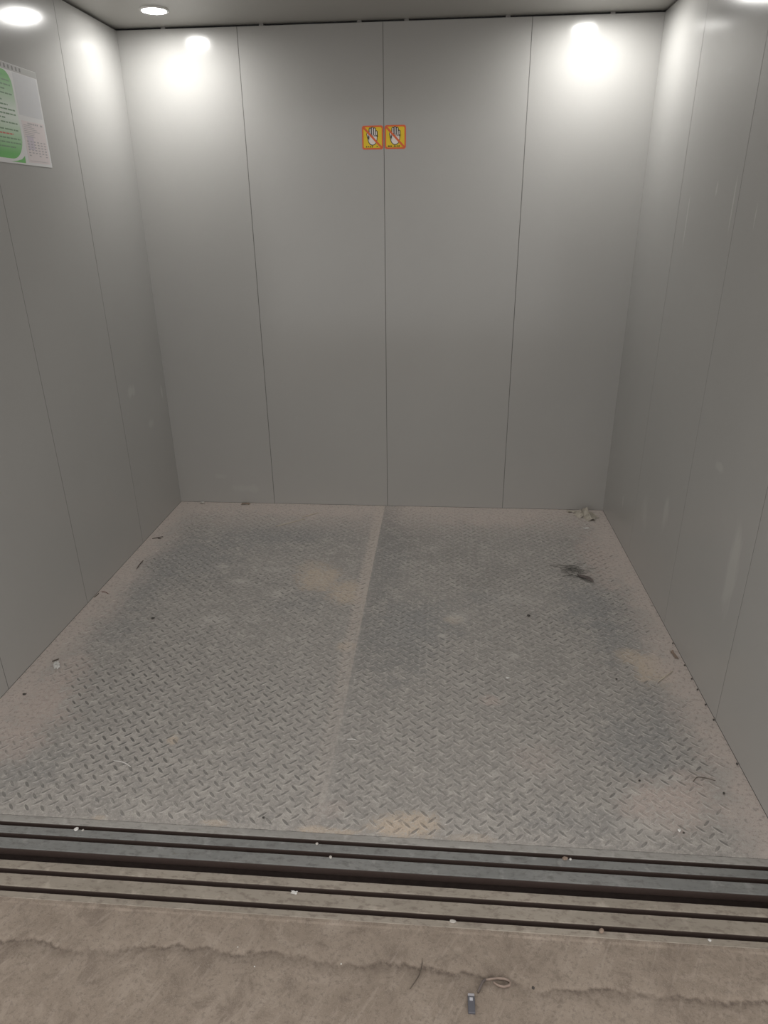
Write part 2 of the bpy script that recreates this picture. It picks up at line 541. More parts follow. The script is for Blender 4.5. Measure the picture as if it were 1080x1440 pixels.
def dust_depth(x, y):
    """0 clean .. 1 tread wholly under dust"""
    w = 0.10 * noise.noise(Vector((x * 6, y * 6, 3.1))) + 0.06 * noise.noise(Vector((x * 17, y * 17, 1.7)))

    def ss(v, a, b):
        q = max(0.0, min(1.0, (v - a) / (b - a)))
        return q * q * (3 - 2 * q)
    l = ss(x + HW + w, 0.17, 0.03)
    r = ss(HW - x + w, 0.15, 0.02)
    b = ss(-y + w, 0.15, 0.0) * 0.9
    d = max(l, r, b)
    for (cc, rr, k) in PINK[:5] + TAN[:3] + TAN[8:10]:
        q = math.hypot((x - cc[0]) / rr[0], (y - cc[1]) / rr[1])
        d = max(d, 0.65 * k * ss(q, 1.1, 0.5))
    return d


TL, TW, TH = 0.0330, 0.0085, 0.0016


def tread_verts(ang, h):
    """lens-shaped raised bar, long axis at ang; 24 vertices"""
    out = []
    ca, sa = math.cos(ang), math.sin(ang)
    prof = ((-0.5, 0.0), (-0.30, 0.40), (0.0, 0.5), (0.30, 0.40), (0.5, 0.0), (0.30, -0.40), (0.0, -0.5), (-0.30, -0.40))
    for (s, z) in ((1.55, -0.0004), (1.0, 0.00045), (0.64, h)):
        for u, v in prof:
            a, b = u * TL * (s * 0.6 + 0.4), v * TW * s
            out.append((a * ca - b * sa, a * sa + b * ca, z))
    return out


TREAD_FACES = [tuple(range(16, 24))] + [(q + i, q + (i + 1) % 8, q + 8 + (i + 1) % 8, q + 8 + i) for q in (0, 8) for i in range(8)]


def pixel(p):
    d = Vector(p) - CAM
    k = d.dot(FWD)
    return 540 + FPX * d.dot(RIGHT) / k, 720 - FPX * d.dot(UP) / k


PX, PY = 0.0460, 0.0408
plates = []
for side, (x0, x1, zt) in enumerate(((-HW + 0.0008, -0.0110, 0.0), (-0.0110, HW - 0.0008, 0.0))):
    pl = obj('checker_plate', box((x0, Y_FRONT + 0.0005, -0.006), (x1, -0.0008, zt)), M['plate'], floor)
    if side == 0:
        tag(pl, 'steel checker plate on the notice sheet side of the joint')
    else:
        tag(pl, 'steel checker plate on the crumpled paper side of the joint')
    plates.append(pl)
    spots = []
    ox, oy = (0.012, 0.006) if side == 0 else (0.027, 0.021)
    nx, ny = int((x1 - x0) / PX) + 1, int(2.27 / PY) + 1
    for j in range(ny + 1):
        for i in range(nx + 1):
            for kk in (0, 1):
                x = x0 + ox + (i + 0.5 * kk) * PX
                y = Y_FRONT + oy + (j + 0.5 * kk) * PY
                if x < x0 + 0.014 or x > x1 - 0.014 or y < Y_FRONT + 0.014 or y > -0.018:
                    continue
                d = dust_depth(x, y)
                h = TH * (1 - d)
                if h < 0.0007:
                    continue
                spots.append((x, y, math.radians(45 if kk == 0 else -45), h))
    shown = []
    for s in spots:
        u, v = pixel((s[0], s[1], 0))
        if 8 < u < 1072 and 0 < v < 1430:
            shown.append(s)
    shown.sort(key=lambda s: s[1])
    single = set(shown[:150])
    cache = {}
    for s in shown[:150]:
        q = (round(s[2], 2), max(1, int(s[3] / TH * 4 + 0.5)))
        if q not in cache:
            me = bpy.data.meshes.new('tread')
            me.from_pydata(tread_verts(s[2], TH * q[1] / 4), [], TREAD_FACES)
            cache[q] = me
        o = obj('tread', cache[q], M['plate'], pl)
        o.location = (s[0], s[1], zt)
    vs, fs = [], []
    for s in spots:
        if s in single:
            continue
        b = len(vs)
        for p in tread_verts(s[2], s[3]):
            vs.append((p[0] + s[0], p[1] + s[1], p[2] + zt))
        fs += [tuple(b + i for i in f) for f in TREAD_FACES]
    me = bpy.data.meshes.new('raised_treads')
    me.from_pydata(vs, [], fs)
    tag(obj('raised_treads', me, M['plate'], pl), kind='stuff')


# ============================================================ walls
PT = 0.018
ZB, ZT = 0.0006, 2.2915


def wall(name, back_lo, back_hi, panels, seam_shades, mat, label):
    w = tag(obj(name, box(back_lo, back_hi), M['backing']), label, kind='structure')
    for lo, hi in panels:
        obj('wall_panel', box(lo, hi, 0.0006, 1), mat, w)
    for lo, hi in seam_shades:
        obj('seam_shade_strip', box(lo, hi), M['joint'], w)  # added dark strip standing in for the shadow inside each seam
    return w


G = 0.0012
xs = [-HW - 0.016, -0.648, 0.003, 0.6485, HW + 0.016]
wall('wall_back', (-HW - 0.06, PT + 0.004, -0.05), (HW + 0.06, PT + 0.03, 2.34),
     [((a + G, 0.0, ZB), (b - G, PT, ZT)) for a, b in zip(xs[:-1], xs[1:])],
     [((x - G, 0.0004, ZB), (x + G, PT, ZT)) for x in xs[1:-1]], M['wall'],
     'grey enamelled steel panel wall with the two hand stickers')
ys = [-2.27, -1.732, -1.148, -0.555, 0.0005]
wall('wall_left', (-HW - 0.05, -2.27, -0.05), (-HW - PT - 0.004, PT + 0.004, 2.34),
     [((-HW - PT, a + G, ZB), (-HW, b - G, ZT)) for a, b in zip(ys[:-1], ys[1:])],
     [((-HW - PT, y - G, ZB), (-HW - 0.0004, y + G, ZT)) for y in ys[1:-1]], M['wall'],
     'grey enamelled steel panel wall with the notice sheet')
yr = [-2.27, -1.732, -1.160, -0.572, 0.0005]
wall('wall_right', (HW + PT + 0.004, -2.27, -0.05), (HW + 0.05, PT + 0.004, 2.34),
     [((HW, a + G, ZB), (HW + PT, b - G, ZT)) for a, b in zip(yr[:-1], yr[1:])],
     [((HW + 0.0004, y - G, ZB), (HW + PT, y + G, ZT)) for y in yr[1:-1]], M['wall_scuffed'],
     'scuffed grey enamelled steel panel wall without any notice')

# ============================================================ ceiling
ceil = tag(obj('ceiling', box((-HW - 0.017, -2.27, HC), (HW + 0.017, 0.017, HC + 0.03), 0.001, 1), M['ceiling']),
           'grey enamelled steel ceiling of the lift car', kind='structure')
for cx in (-0.985, -0.537, -0.101, 0.107, 0.544, 0.985):
    obj('ceiling_clip', box((cx - 0.010, 0.0006, ZT - 0.001), (cx + 0.010, 0.014, HC + 0.002), 0.0008, 1), M['clip'], ceil)
for sx in (-1, 1):
    for cy in (-0.75, -1.2, -1.65, -2.1):
        a, b = sorted((sx * (HW + 0.0006), sx * (HW + 0.014)))
        obj('ceiling_clip', box((a, cy - 0.010, ZT - 0.001), (b, cy + 0.010, HC + 0.002), 0.0008, 1), M['clip'], ceil)


def ceiling_light(x, y, label):
    r = empty('ceiling_light', (x, y, HC))
    tag(r, label, 'light', 'recessed downlights of the lift car')
    bm = add_lathe(bmesh.new(), [(0.058, 0.0), (0.0585, -0.003), (0.056, -0.0062), (0.050, -0.0068),
                                 (0.0475, -0.005), (0.0475, 0.0)], 48)
    obj('trim_ring', bm, M['white_trim'], r, True)
    prof = [(0.0470 * math.cos(a), -0.0025 - 0.0055 * math.sin(a)) for a in [i * math.pi / 16 for i in range(8)]] + [(0, -0.008)]
    bm = add_lathe(bmesh.new(), prof, 32)
    obj('lens', bm, M['lens'], r, True)
    return r


ceiling_light(-0.915, -0.275, 'glowing round downlight at the back corner nearer the notice sheet')
ceiling_light(0.915, -0.260, 'glowing round downlight at the back corner above the crumpled paper')

# ============================================================ sills and landing
SX = 1.25


def sill(name, label, rails, base, mat):
    s = tag(obj(name, box(*base), M['groove']), label, kind='structure')
    for (a, b, depth) in rails:
        obj('sill_rail', box((-SX, a, -depth), (SX, b, 0.0), 0.0012, 2),
            M['car_sill_dusty'] if b > -2.27 else mat, s)
    return s


sill('trim_1', 'grey steel car door sill with two running grooves',
     [(-2.2832, Y_FRONT - 0.0005, 0.022), (-2.3200, -2.2970, 0.022), (-2.3665, -2.3350, 0.026)],
     ((-SX, -2.3600, -0.060), (SX, Y_FRONT - 0.001, -0.0215)), M['car_sill'])
sill('trim_2', 'tan stained landing door sill with two running grooves',
     [(-2.4250, -2.4020, 0.022), (-2.4730, -2.4395, 0.022), (-2.5040, -2.4875, 0.022)],
     ((-SX, -2.5040, -0.120), (SX, -2.4060, -0.0215)), M['hall_sill'])
tag(obj('floor_pit', box((-3.2, -2.52, -0.42), (3.2, -2.20, -0.40)), M['backing']), 'dark shaft bottom under the sill gap', kind='structure')
tag(obj('trim_3', box((-SX, -2.350, -0.40), (SX, -2.345, -0.060)), M['groove']), 'dark toe guard under the car sill', kind='structure')
tag(obj('trim_4', box((-SX, -2.5040, -0.40), (SX, -2.420, -0.120)), M['groove']), 'dark shaft edge under the landing sill', kind='structure')

CRACK = [(-3.2, -2.60), (-1.2, -2.60), (-0.689, -2.609), (-0.617, -2.601), (-0.56, -2.606), (-0.515, -2.618), (-0.436, -2.608),
         (-0.357, -2.599), (-0.294, -2.591), (-0.212, -2.590), (-0.144, -2.598), (-0.065, -2.587), (0.017, -2.593),
         (0.083, -2.605), (0.146, -2.602), (0.193, -2.599), (0.286, -2.595), (0.348, -2.603), (0.44, -2.610),
         (0.529, -2.627), (0.60, -2.622), (0.665, -2.613), (0.737, -2.619), (0.824, -2.620), (1.1, -2.615), (3.2, -2.61)]


def crack_y(x):
    for (a, ya), (b, yb) in zip(CRACK[:-1], CRACK[1:]):
        if a <= x <= b:
            y = ya + (yb - ya) * (x - a) / (b - a)
            return y + 0.009 * noise.noise(Vector((x * 30, 0.3, 0))) + 0.006 * noise.noise(Vector((x * 85, 5.3, 0)))
    return -2.6


def landing_mesh():
    X = [-3.2, -2.6, -2.0, -1.6] + [-1.30 + 0.004 * i for i in range(651)] + [1.6, 2.0, 2.6, 3.2]
    Y = [-2.504 - 0.0022 * i for i in range(90)]
    y = Y[-1]
    st = 0.006
    while y > -6.5:
        y -= st
        st *= 1.18
        Y.append(y)
    Y.append(-6.5)
    vs, cr = [], []
    for yy in Y:
        for xx in X:
            c = crack_y(xx)
            amp = 0.5 + 0.5 * noise.noise(Vector((xx * 5.0, 2.2, 0)))
            t = (c - yy) / 0.006
            s = 1 / (1 + math.exp(max(-30, min(30, t * 1.6))))
            step = (0.0010 + 0.0050 * amp) * s
            gr = -0.0022 * amp * math.exp(-((yy - c + 0.004) / 0.004) ** 2)
            n = 0.0016 * noise.noise(Vector((xx * 9, yy * 9, 0.5))) + 0.0008 * noise.noise(Vector((xx * 31, yy * 31, 1.5)))
            n *= min(1.0, (-2.504 - yy) / 0.03 + 0.05)
            z = -0.0066 + step + gr + n
            if yy > -2.515:
                z = -0.001
            vs.append((xx, yy, z))
            d = (yy - c + 0.003)
            wide = 0.006 if d > 0 else 0.020
            k = 0.62 * math.exp(-(d / wide) ** 2) * (0.2 + 0.8 * amp)
            k += 0.75 * math.exp(-((d - 0.001) / 0.0028) ** 2) * max(0.0, min(1.0, 3.0 * amp - 0.9))
            cr.append(min(1.0, k))
    nx = len(X)
    fs = [(j * nx + i, (j + 1) * nx + i, (j + 1) * nx + i + 1, j * nx + i + 1)
          for j in range(len(Y) - 1) for i in range(nx - 1)]
    me = bpy.data.meshes.new('floor_landing')
    me.from_pydata(vs, [], fs)
    at = me.attributes.new('crack', 'FLOAT', 'POINT')
    at.data.foreach_set('value', cr)
    return me


tag(obj('floor_landing', landing_mesh(), M['concrete'], smooth=True),
    'brown cement landing floor with a broken edge running along it', kind='structure')

# wall of the landing around the lift opening (outside the picture)
wf = tag(obj('wall_front', box((-3.2, -2.62, -0.40), (-1.252, -2.20, 3.2)), M['plaster']),
         'plastered landing wall around the lift opening', kind='structure')
obj('wall_pier', box((1.252, -2.62, -0.40), (3.2, -2.20, 3.2)), M['plaster'], wf)
obj('wall_lintel', box((-1.252, -2.62, 2.28), (1.252, -2.272, 3.2)), M['plaster'], wf)


# ============================================================ stickers
def capsule(u, v0, v1, r, seg=7):
    out = []
    for k in range(seg + 1):
        t = math.pi * k / seg
        out.append((u + r * math.cos(t), v1 - r + r * math.sin(t)))
    out += [(u - r, v0), (u + r, v0)]
    return out


def palm(grow):
    half = [(0.205, 0.10), (0.208, 0.0), (0.195, -0.10), (0.165, -0.19), (0.115, -0.255), (0.05, -0.29), (0.0, -0.297)]
    pts = half + [(-u, v) for u, v in half[::-1][1:]]
    c = Vector((0, -0.05))
    out = []
    for u, v in pts:
        d = (Vector((u, v)) - c)
        q = c + d * (1 + grow / d.length)
        out.append((q.x - 0.008, q.y if v < 0.1 else v))
    return out


def sticker(cx, cz, marks, label):
    S = 0.098
    r = empty('warning_sticker', (cx, 0.0, cz))
    tag(r, label, 'sticker', 'no-touching stickers on the back wall')

    def F(u, v, d):
        return (u * S, -0.0003 - d, v * S)

    def part(name, outlines, d, mat):
        bm = bmesh.new()
        for o_ in outlines:
            add_prism(bm, o_, F, d - 0.0002, d)
        bmesh.ops.recalc_face_normals(bm, faces=bm.faces)
        return obj(name, bm, mat, r)

    part('border', [round_rect(-0.5, -0.5, 0.5, 0.5, 0.10)], 0.0003, M['s_red'])
    part('yellow_field', [round_rect(-0.430, -0.430, 0.430, 0.430, 0.075)], 0.0006, M['s_yellow'])
    fingers = [(-0.112, 0.385, 0.038), (-0.006, 0.415, 0.038), (0.095, 0.385, 0.038), (0.180, 0.265, 0.032)]
    th = [(-0.155, -0.12), (-0.225, 0.0), (-0.262, 0.15), (-0.235, 0.185), (-0.205, 0.13), (-0.16, 0.05)]
    thb = [(-0.15, -0.16), (-0.258, -0.01), (-0.298, 0.15), (-0.24, 0.225), (-0.172, 0.14), (-0.13, 0.04)]
    part('hand_outline', [palm(0.034)] + [capsule(u, 0.02, t + 0.034, w + 0.030) for u, t, w in fingers] + [thb], 0.0008, M['s_black'])
    bm = bmesh.new()
    for o_ in [palm(0.0)] + [capsule(u, 0.05, t, w - 0.011) for u, t, w in fingers] + [th]:
        add_prism(bm, o_, F, 0.0008, 0.0010)
    bmesh.ops.recalc_face_normals(bm, faces=bm.faces)
    obj('hand', bm, M['s_white'], r)
    w = 0.062
    part('slash', [[(-0.455, 0.455 - w), (0.455 - w, -0.455), (0.455, -0.455 + w), (-0.455 + w, 0.455)]], 0.0012, M['s_red'])
    bits = []
    for (u, g) in marks:
        if g == 0:      # squarish character: frame of strokes
            bits += [round_rect(u - 0.028, -0.368, u + 0.028, -0.354, 0.0), round_rect(u - 0.028, -0.402, u + 0.028, -0.388, 0.0),
                     round_rect(u - 0.009, -0.412, u + 0.009, -0.342, 0.0), round_rect(u - 0.027, -0.410, u - 0.014, -0.37, 0.0)]
        else:
            bits += [round_rect(u - 0.022, -0.402, u + 0.020, -0.352, 0.0)]
    part('lettering', bits, 0.0014, M['s_black'])
    return r


sticker(-0.0495, 1.8455, [(-0.29, 0), (-0.20, 1), (-0.10, 0), (-0.01, 0), (0.21, 1)],
        'yellow no-touching hand sticker whose lettering ends in a lone block')
sticker(0.0555, 1.8460, [(-0.32, 0), (-0.25, 0), (-0.18, 1), (-0.04, 0), (0.03, 1), (0.12, 0), (0.19, 0)],
        'yellow no-touching hand sticker with two full groups of lettering')

# ============================================================ notice sheet on the left wall
NY0, NY1, NZ0, NZ1 = -1.235, -0.786, 1.694, 2.003
sheet = empty('notice_sheet', (-HW, (NY0 + NY1) / 2, NZ0))
tag(sheet, 'green and white printed notice sheet with punched top edge on the wall', 'poster')
SC = Vector((-HW, (NY0 + NY1) / 2, NZ0))


def NF(u, v, d):
    # slight bow of the paper away from the wall
    k = (u - NY0) / (NY1 - NY0)
    lift = 0.0012 + 0.0035 * math.sin(math.pi * min(max((v - NZ0) / (NZ1 - NZ0), 0), 1)) * (0.4 + 0.6 * k)
    return (0.0006 + d, u - SC.y, v - SC.z)


def npart(name, outlines, d, mat, parent=None, t=0.0002):
    bm = bmesh.new()
    for o_ in outlines:
        add_prism(bm, o_, NF, d - t, d)
    bmesh.ops.recalc_face_normals(bm, faces=bm.faces)
    o = obj(name, bm, mat, sheet)
    return o


npart('paper', [round_rect(NY0, NZ0, NY1, NZ1, 0.002)], 0.0012, M['paper'], t=0.0012)
npart('top_band', [round_rect(NY0 + 0.001, 1.982, NY1 - 0.001, NZ1 - 0.001, 0.0)], 0.0013, M['p_band'], t=0.0001)
npart('punched_holes', [round_rect(y - 0.0050, 1.9865, y + 0.0050, 1.9985, 0.002) for y in [-0.892 - 0.0232 * i for i in range(14)]],
      0.0014, M['p_hole'])
npart('green_panel', [round_rect(-1.225, 1.7085, -0.958, 1.980, [0.03, 0.085, 0.045, 0.03], 10)], 0.0014, M['p_green'])
npart('green_corner', [[(-1.055, 1.699), (-0.965, 1.699), (-0.963, 1.722), (-0.985, 1.710), (-1.02, 1.703)]], 0.0014, M['p_green'])
lines, red = [], []
rr = random.Random(3)
z = 1.962
row = 0
while z > 1.735:
    end = -0.972 if row % 3 else -1.01
    if row in (5, 9):
        end = -1.04
    y = -1.21
    while y < end:
        w_ = rr.uniform(0.010, 0.026)
        (red if row == 12 and y > -1.10 else lines).append(round_rect(y, z - 0.0022, min(y + w_, end), z + 0.0022, 0.0))
        y += w_ + rr.uniform(0.002, 0.006)
    z -= 0.0135 if row not in (4, 10) else 0.021
    row += 1
npart('printed_text', lines, 0.0016, M['p_text'])
npart('printed_red_text', red or [round_rect(-1.10, 1.79, -1.03, 1.795, 0)], 0.0016, M['p_red'])
npart('grey_column', [round_rect(-0.945, 1.852, -0.795, 1.980, 0.0)], 0.0014, M['p_pale'])
npart('pink_table', [round_rect(-0.942, 1.703, -0.797, 1.836, 0.0)], 0.0014, M['p_pink'])
npart('lilac_block', [round_rect(-0.925, 1.745, -0.885, 1.790, 0.0)], 0.0016, M['p_lilac'])
tb = []
for k in range(7):
    tb.append(round_rect(-0.935, 1.822 - k * 0.006, -0.935 + rr.uniform(0.05, 0.11), 1.8235 - k * 0.006, 0.0))
for k in range(6):
    u = -0.930 + k * 0.022
    for q in range(rr.randint(3, 6)):
        tb.append(round_rect(u, 1.770 - q * 0.009, u + 0.012, 1.7735 - q * 0.009, 0.0))
tb += [round_rect(-0.932, 1.7085, -0.81, 1.7095, 0), round_rect(-0.822, 1.826, -0.808, 1.8315, 0)]
tb += [round_rect(-0.905 + k * 0.012, 1.8265, -0.898 + k * 0.012, 1.8315, 0) for k in range(6)]
npart('table_text', tb, 0.0018, M['p_grey'])


# ============================================================ litter
def sheet_mesh(nx, ny, sx, sy, f):
    """thin crumpled sheet with real thickness; f(u, v) -> (x, y, z) in metres"""
    bm = bmesh.new()
    top = [[bm.verts.new(f(i / nx * 2 - 1, j / ny * 2 - 1)) for i in range(nx + 1)] for j in range(ny + 1)]
    th = 0.0006
    bot = [[bm.verts.new(v.co - Vector((0, 0, th))) for v in r_] for r_ in top]
    for j in range(ny):
        for i in range(nx):
            bm.faces.new((top[j][i], top[j][i + 1], top[j + 1][i + 1], top[j + 1][i]))
            bm.faces.new((bot[j][i], bot[j + 1][i], bot[j + 1][i + 1], bot[j][i + 1]))
    ring = [(0, i) for i in range(nx)] + [(j, nx) for j in range(ny)] + [(ny, nx - i) for i in range(nx)] + [(ny - j, 0) for j in range(ny)]
    for a, b in zip(ring, ring[1:] + ring[:1]):
        bm.faces.new((top[a[0]][a[1]], bot[a[0]][a[1]], bot[b[0]][b[1]], top[b[0]][b[1]]))
    return bm


def settle(o, z0=0.0017):
    """rest the mesh on the plate"""
    lo = min(v.co.z for v in o.data.vertices)
    o.location.z = z0 - lo
    return o


def crumple(name, x, y, sx, sy, h, rot, mat, seed, label, cat, z0=0.0017, nx=7, ny=6, fold=1.0):
    ca, sa = math.cos(rot), math.sin(rot)

    def f(u, v):
        n1 = noise.noise(Vector((u * 2.1 + seed, v * 2.1, seed * 0.7)))
        n2 = noise.noise(Vector((u * 4.3, v * 4.3 + seed, 2.0)))
        a = u * sx * (0.8 + 0.35 * noise.noise(Vector((v * 2.0, seed, 0.1)))) + 0.15 * sx * n2
        b = v * sy * (0.8 + 0.35 * noise.noise(Vector((u * 2.0, seed, 4.1)))) + 0.15 * sy * n1
        zz = h * (0.5 + 0.5 * n1 * fold + 0.45 * n2 * fold) * (1 - 0.35 * max(abs(u), abs(v)))
        return (a * ca - b * sa, a * sa + b * ca, max(0.0, zz))
    o = obj(name, sheet_mesh(nx, ny, sx, sy, f), mat)
    o.location = (x, y, 0)
    settle(o, z0)
    return tag(o, label, cat)


def stick(name, pts, r, mat, label, cat, z0=0.0017, sides=6):
    c = Vector((sum(p[0] for p in pts) / len(pts), sum(p[1] for p in pts) / len(pts), 0))
    fine = []
    for (a, b) in zip(pts[:-1], pts[1:]):
        for k in range(4):
            t = k / 4
            fine.append(Vector(((a[0] + (b[0] - a[0]) * t) - c.x, (a[1] + (b[1] - a[1]) * t) - c.y, (a[2] + (b[2] - a[2]) * t))))
    fine.append(Vector((pts[-1][0] - c.x, pts[-1][1] - c.y, pts[-1][2])))
    for _ in range(2):      # smooth the bends
        fine = [fine[0]] + [(fine[i - 1] + fine[i] * 2 + fine[i + 1]) / 4 for i in range(1, len(fine) - 1)] + [fine[-1]]
    n = len(fine)
    rad = [r * (0.55 + 0.45 * math.sin(math.pi * (0.15 + 0.7 * i / (n - 1)))) for i in range(n)]
    o = obj(name, add_tube(bmesh.new(), fine, rad, sides), mat, None, True)
    o.location = c
    settle(o, z0)
    return tag(o, label, cat)


def crumb(name, x, y, r, mat, label, cat, flat=0.6, seed=1, z0=0.0012, sx=1.0):
    bm = bmesh.new()
    r *= 0.8
    bmesh.ops.create_icosphere(bm, subdivisions=2, radius=r)
    for v in bm.verts:
        k = 1 + 0.45 * noise.noise(v.co * (1.3 / r) + Vector((seed * 3.1, seed, 0)))
        v.co = Vector((v.co.x * k * sx, v.co.y * k, v.co.z * k * flat))
    o = obj(name, bm, mat)
    o.location = (x, y, 0)
    settle(o, z0)
    return tag(o, label, cat)


# -- crumpled dirty paper in the back corner
cp = empty('crumpled_paper', (1.098, -0.095, 0.0006))
tag(cp, 'crumpled dirty grey paper in the back corner on dusty floor', 'paper')


def tent(x0, y0, x1, y1, w0, w1, h, seed):
    """sheet folded over a ridge from (x0, y0) to (x1, y1), edges resting on the floor"""
    ax = Vector((x1 - x0, y1 - y0, 0))
    sd = Vector((-ax.y, ax.x, 0)).normalized()

    def f(u, v):
        k = (u + 1) / 2
        n1 = noise.noise(Vector((u * 2.2 + seed, v * 1.7, seed)))
        n2 = noise.noise(Vector((u * 5.0, v * 5.0 + seed, 1.0)))
        p = Vector((x0, y0, 0)) + ax * (k + 0.06 * n2) + sd * v * ((w0 + (w1 - w0) * k) * (1 + 0.35 * n1))
        zz = h * math.sin(math.pi * (0.12 + 0.80 * k)) * max(0.0, 1 - abs(v) ** 1.3) * (1 + 0.5 * n1) + 0.006 * n2
        return (p.x, p.y, max(0.0009, zz))
    return sheet_mesh(14, 12, 1, 1, f)


obj('paper_fold', tent(-0.020, 0.055, 0.012, -0.058, 0.020, 0.022, 0.046, 1.3), M['kraft'], cp)
obj('paper_flap', tent(-0.055, 0.030, -0.026, -0.012, 0.022, 0.018, 0.032, 4.6), M['kraft'], cp)
obj('paper_flap', tent(0.010, 0.050, 0.050, -0.020, 0.016, 0.014, 0.016, 8.2), M['kraft'], cp)
crumple('paper_strip', 1.040, -0.040, 0.050, 0.014, 0.012, -0.15, M['kraft'], 5.1,
        'flat torn strip of dirty paper against the back wall beside crumpled paper', 'paper', z0=0.0006, nx=8, ny=3)
crumple('paper_scrap', 1.064, -0.250, 0.017, 0.012, 0.006, 0.3, M['chip'], 1.2,
        'thin white paper scrap lying in front of the crumpled paper', 'paper', z0=0.0006, nx=5, ny=3)
crumple('paper_scrap', 1.066, -0.205, 0.006, 0.007, 0.004, 0.1, M['scrap'], 7.2,
        'tiny pale scrap between the crumpled paper and the white scrap', 'paper', z0=0.0006, nx=3, ny=3)

# -- lint clump with a dead leaf
lc = empty('lint_clump', (0.90, -0.74, 0.0017))
tag(lc, 'dark tangle of lint with a dead leaf on the checker plate', 'lint')
lr = random.Random(11)
bm = bmesh.new()
for k in range(42):
    a = lr.uniform(0, 6.28)
    x, y, zz = lr.gauss(0.02, 0.018), lr.gauss(0.010, 0.030), abs(lr.gauss(0.003, 0.004))
    pts = []
    for s in range(6):
        pts.append((x, y, max(0.0006, zz)))
        a += lr.uniform(-0.9, 0.9)
        x += 0.009 * math.cos(a)
        y += 0.009 * math.sin(a)
        zz += lr.uniform(-0.003, 0.003)
    add_tube(bm, pts, 0.0007, 4)
for (pa) in ([(-0.085, 0.055, .001), (-0.05, 0.058, .003), (-0.01, 0.052, .003), (0.03, 0.06, .001)],
             [(-0.07, 0.045, .001), (-0.03, 0.035, .003), (0.01, 0.03, .002)],
             [(-0.04, -0.045, .001), (0.0, -0.03, .003), (0.05, -0.06, .001)]):
    add_tube(bm, pa, 0.0012, 5)
obj('lint_fibres', bm, M['lint'], lc, True)


def leaf_f(u, v):
    w = math.cos(u * 1.45) ** 0.8
    a = u * 0.045
    b = v * 0.013 * w
    zz = 0.004 + 0.007 * abs(v) * w + 0.003 * math.sin(u * 3) + 0.002 * noise.noise(Vector((u * 3, v * 3, 0)))
    ca, sa = math.cos(-0.85), math.sin(-0.85)
    return (0.056 + a * ca - b * sa, -0.065 + a * sa + b * ca, zz)


obj('dead_leaf', sheet_mesh(14, 6, 1, 1, leaf_f), M['dead_leaf'], lc, True)

# -- bits along the notice-sheet wall
crumple('paper_scrap', -1.099, -1.592, 0.0125, 0.024, 0.012, 0.5, M['chip'], 3.7,
        'white folded paper scrap on dust beside a short black twig', 'paper', nx=6, ny=7, fold=1.4)
stick('twig', [(-1.130, -1.568, 0.002), (-1.112, -1.552, 0.003)], 0.0024, M['twig'],
      'short black twig next to the white folded paper scrap', 'twig')
yt = stick('twig', [(-1.172, -0.505, 0.001), (-1.150, -0.497, 0.003), (-1.124, -0.480, 0.002)], 0.0021, M['twig'],
           'dark forked twig below the seam nearest the back wall', 'twig', z0=0.0006)
bm = add_tube(bmesh.new(), [(0.0, 0.0, 0.0028), (0.012, -0.010, 0.002), (0.026, -0.012, 0.0016)], [0.0022, 0.002, 0.001], 5)
obj('fork', bm, M['twig'], yt, True)
stick('twig', [(-1.114, -0.836, 0.001), (-1.118, -0.800, 0.003), (-1.116, -0.755, 0.004)], 0.0021, M['twig'],
      'dark splinter pointing at the back wall on pink dust', 'twig')
stick('twig', [(-1.183, -1.050, 0.001), (-1.165, -1.052, 0.002), (-1.146, -1.066, 0.001)], 0.0018, M['red_twig'],
      'thin reddish stick at the foot of the notice sheet wall', 'twig', z0=0.0006)
stick('twig', [(-1.193, -1.100, 0.001), (-1.189, -1.065, 0.002)], 0.0018, M['twig'],
      'dark splinter tucked against the wall by the reddish stick', 'twig', z0=0.0006)
crumb('crumb', -1.127, -1.758, 0.006, M['pebble'], 'dark crumb on dust near the seam closest to the doorway', 'crumb', 0.4, 3, sx=1.5)
crumb('crumb', -0.871, -1.250, 0.007, M['pebble'], 'dark crumb on the bluish worn patch of the plate', 'crumb', 0.4, 5, sx=1.5)
stick('straw', [(-0.676, -2.045, 0.001), (-0.650, -2.050, 0.004), (-0.630, -2.057, 0.004), (-0.612, -2.067, 0.001)], 0.0014, M['chip'],
      'pale curved bristle on the clean dark treads', 'straw')
stick('straw', [(-0.570, -0.320, 0.001), (-0.500, -0.270, 0.002), (-0.430, -0.215, 0.002)], 0.0018, M['straw'],
      'long pale straw lying aslant in front of the back wall', 'straw')
stick('straw', [(-0.450, -0.190, 0.001), (-0.400, -0.150, 0.002), (-0.370, -0.125, 0.001)], 0.0018, M['straw'],
      'short straw at the far end of the long straw', 'straw')
crumple('paper_strip', -0.812, -0.022, 0.030, 0.012, 0.012, 0.1, M['rust'], 6.4,
        'brownish wood sliver flat against the foot of the back wall', 'sliver', z0=0.0006, nx=6, ny=3)
crumb('crumb', -1.065, -0.022, 0.011, M['scrap'], 'pale crumb at the back wall near the corner below the notice side', 'crumb', 0.5, 9, sx=1.6)

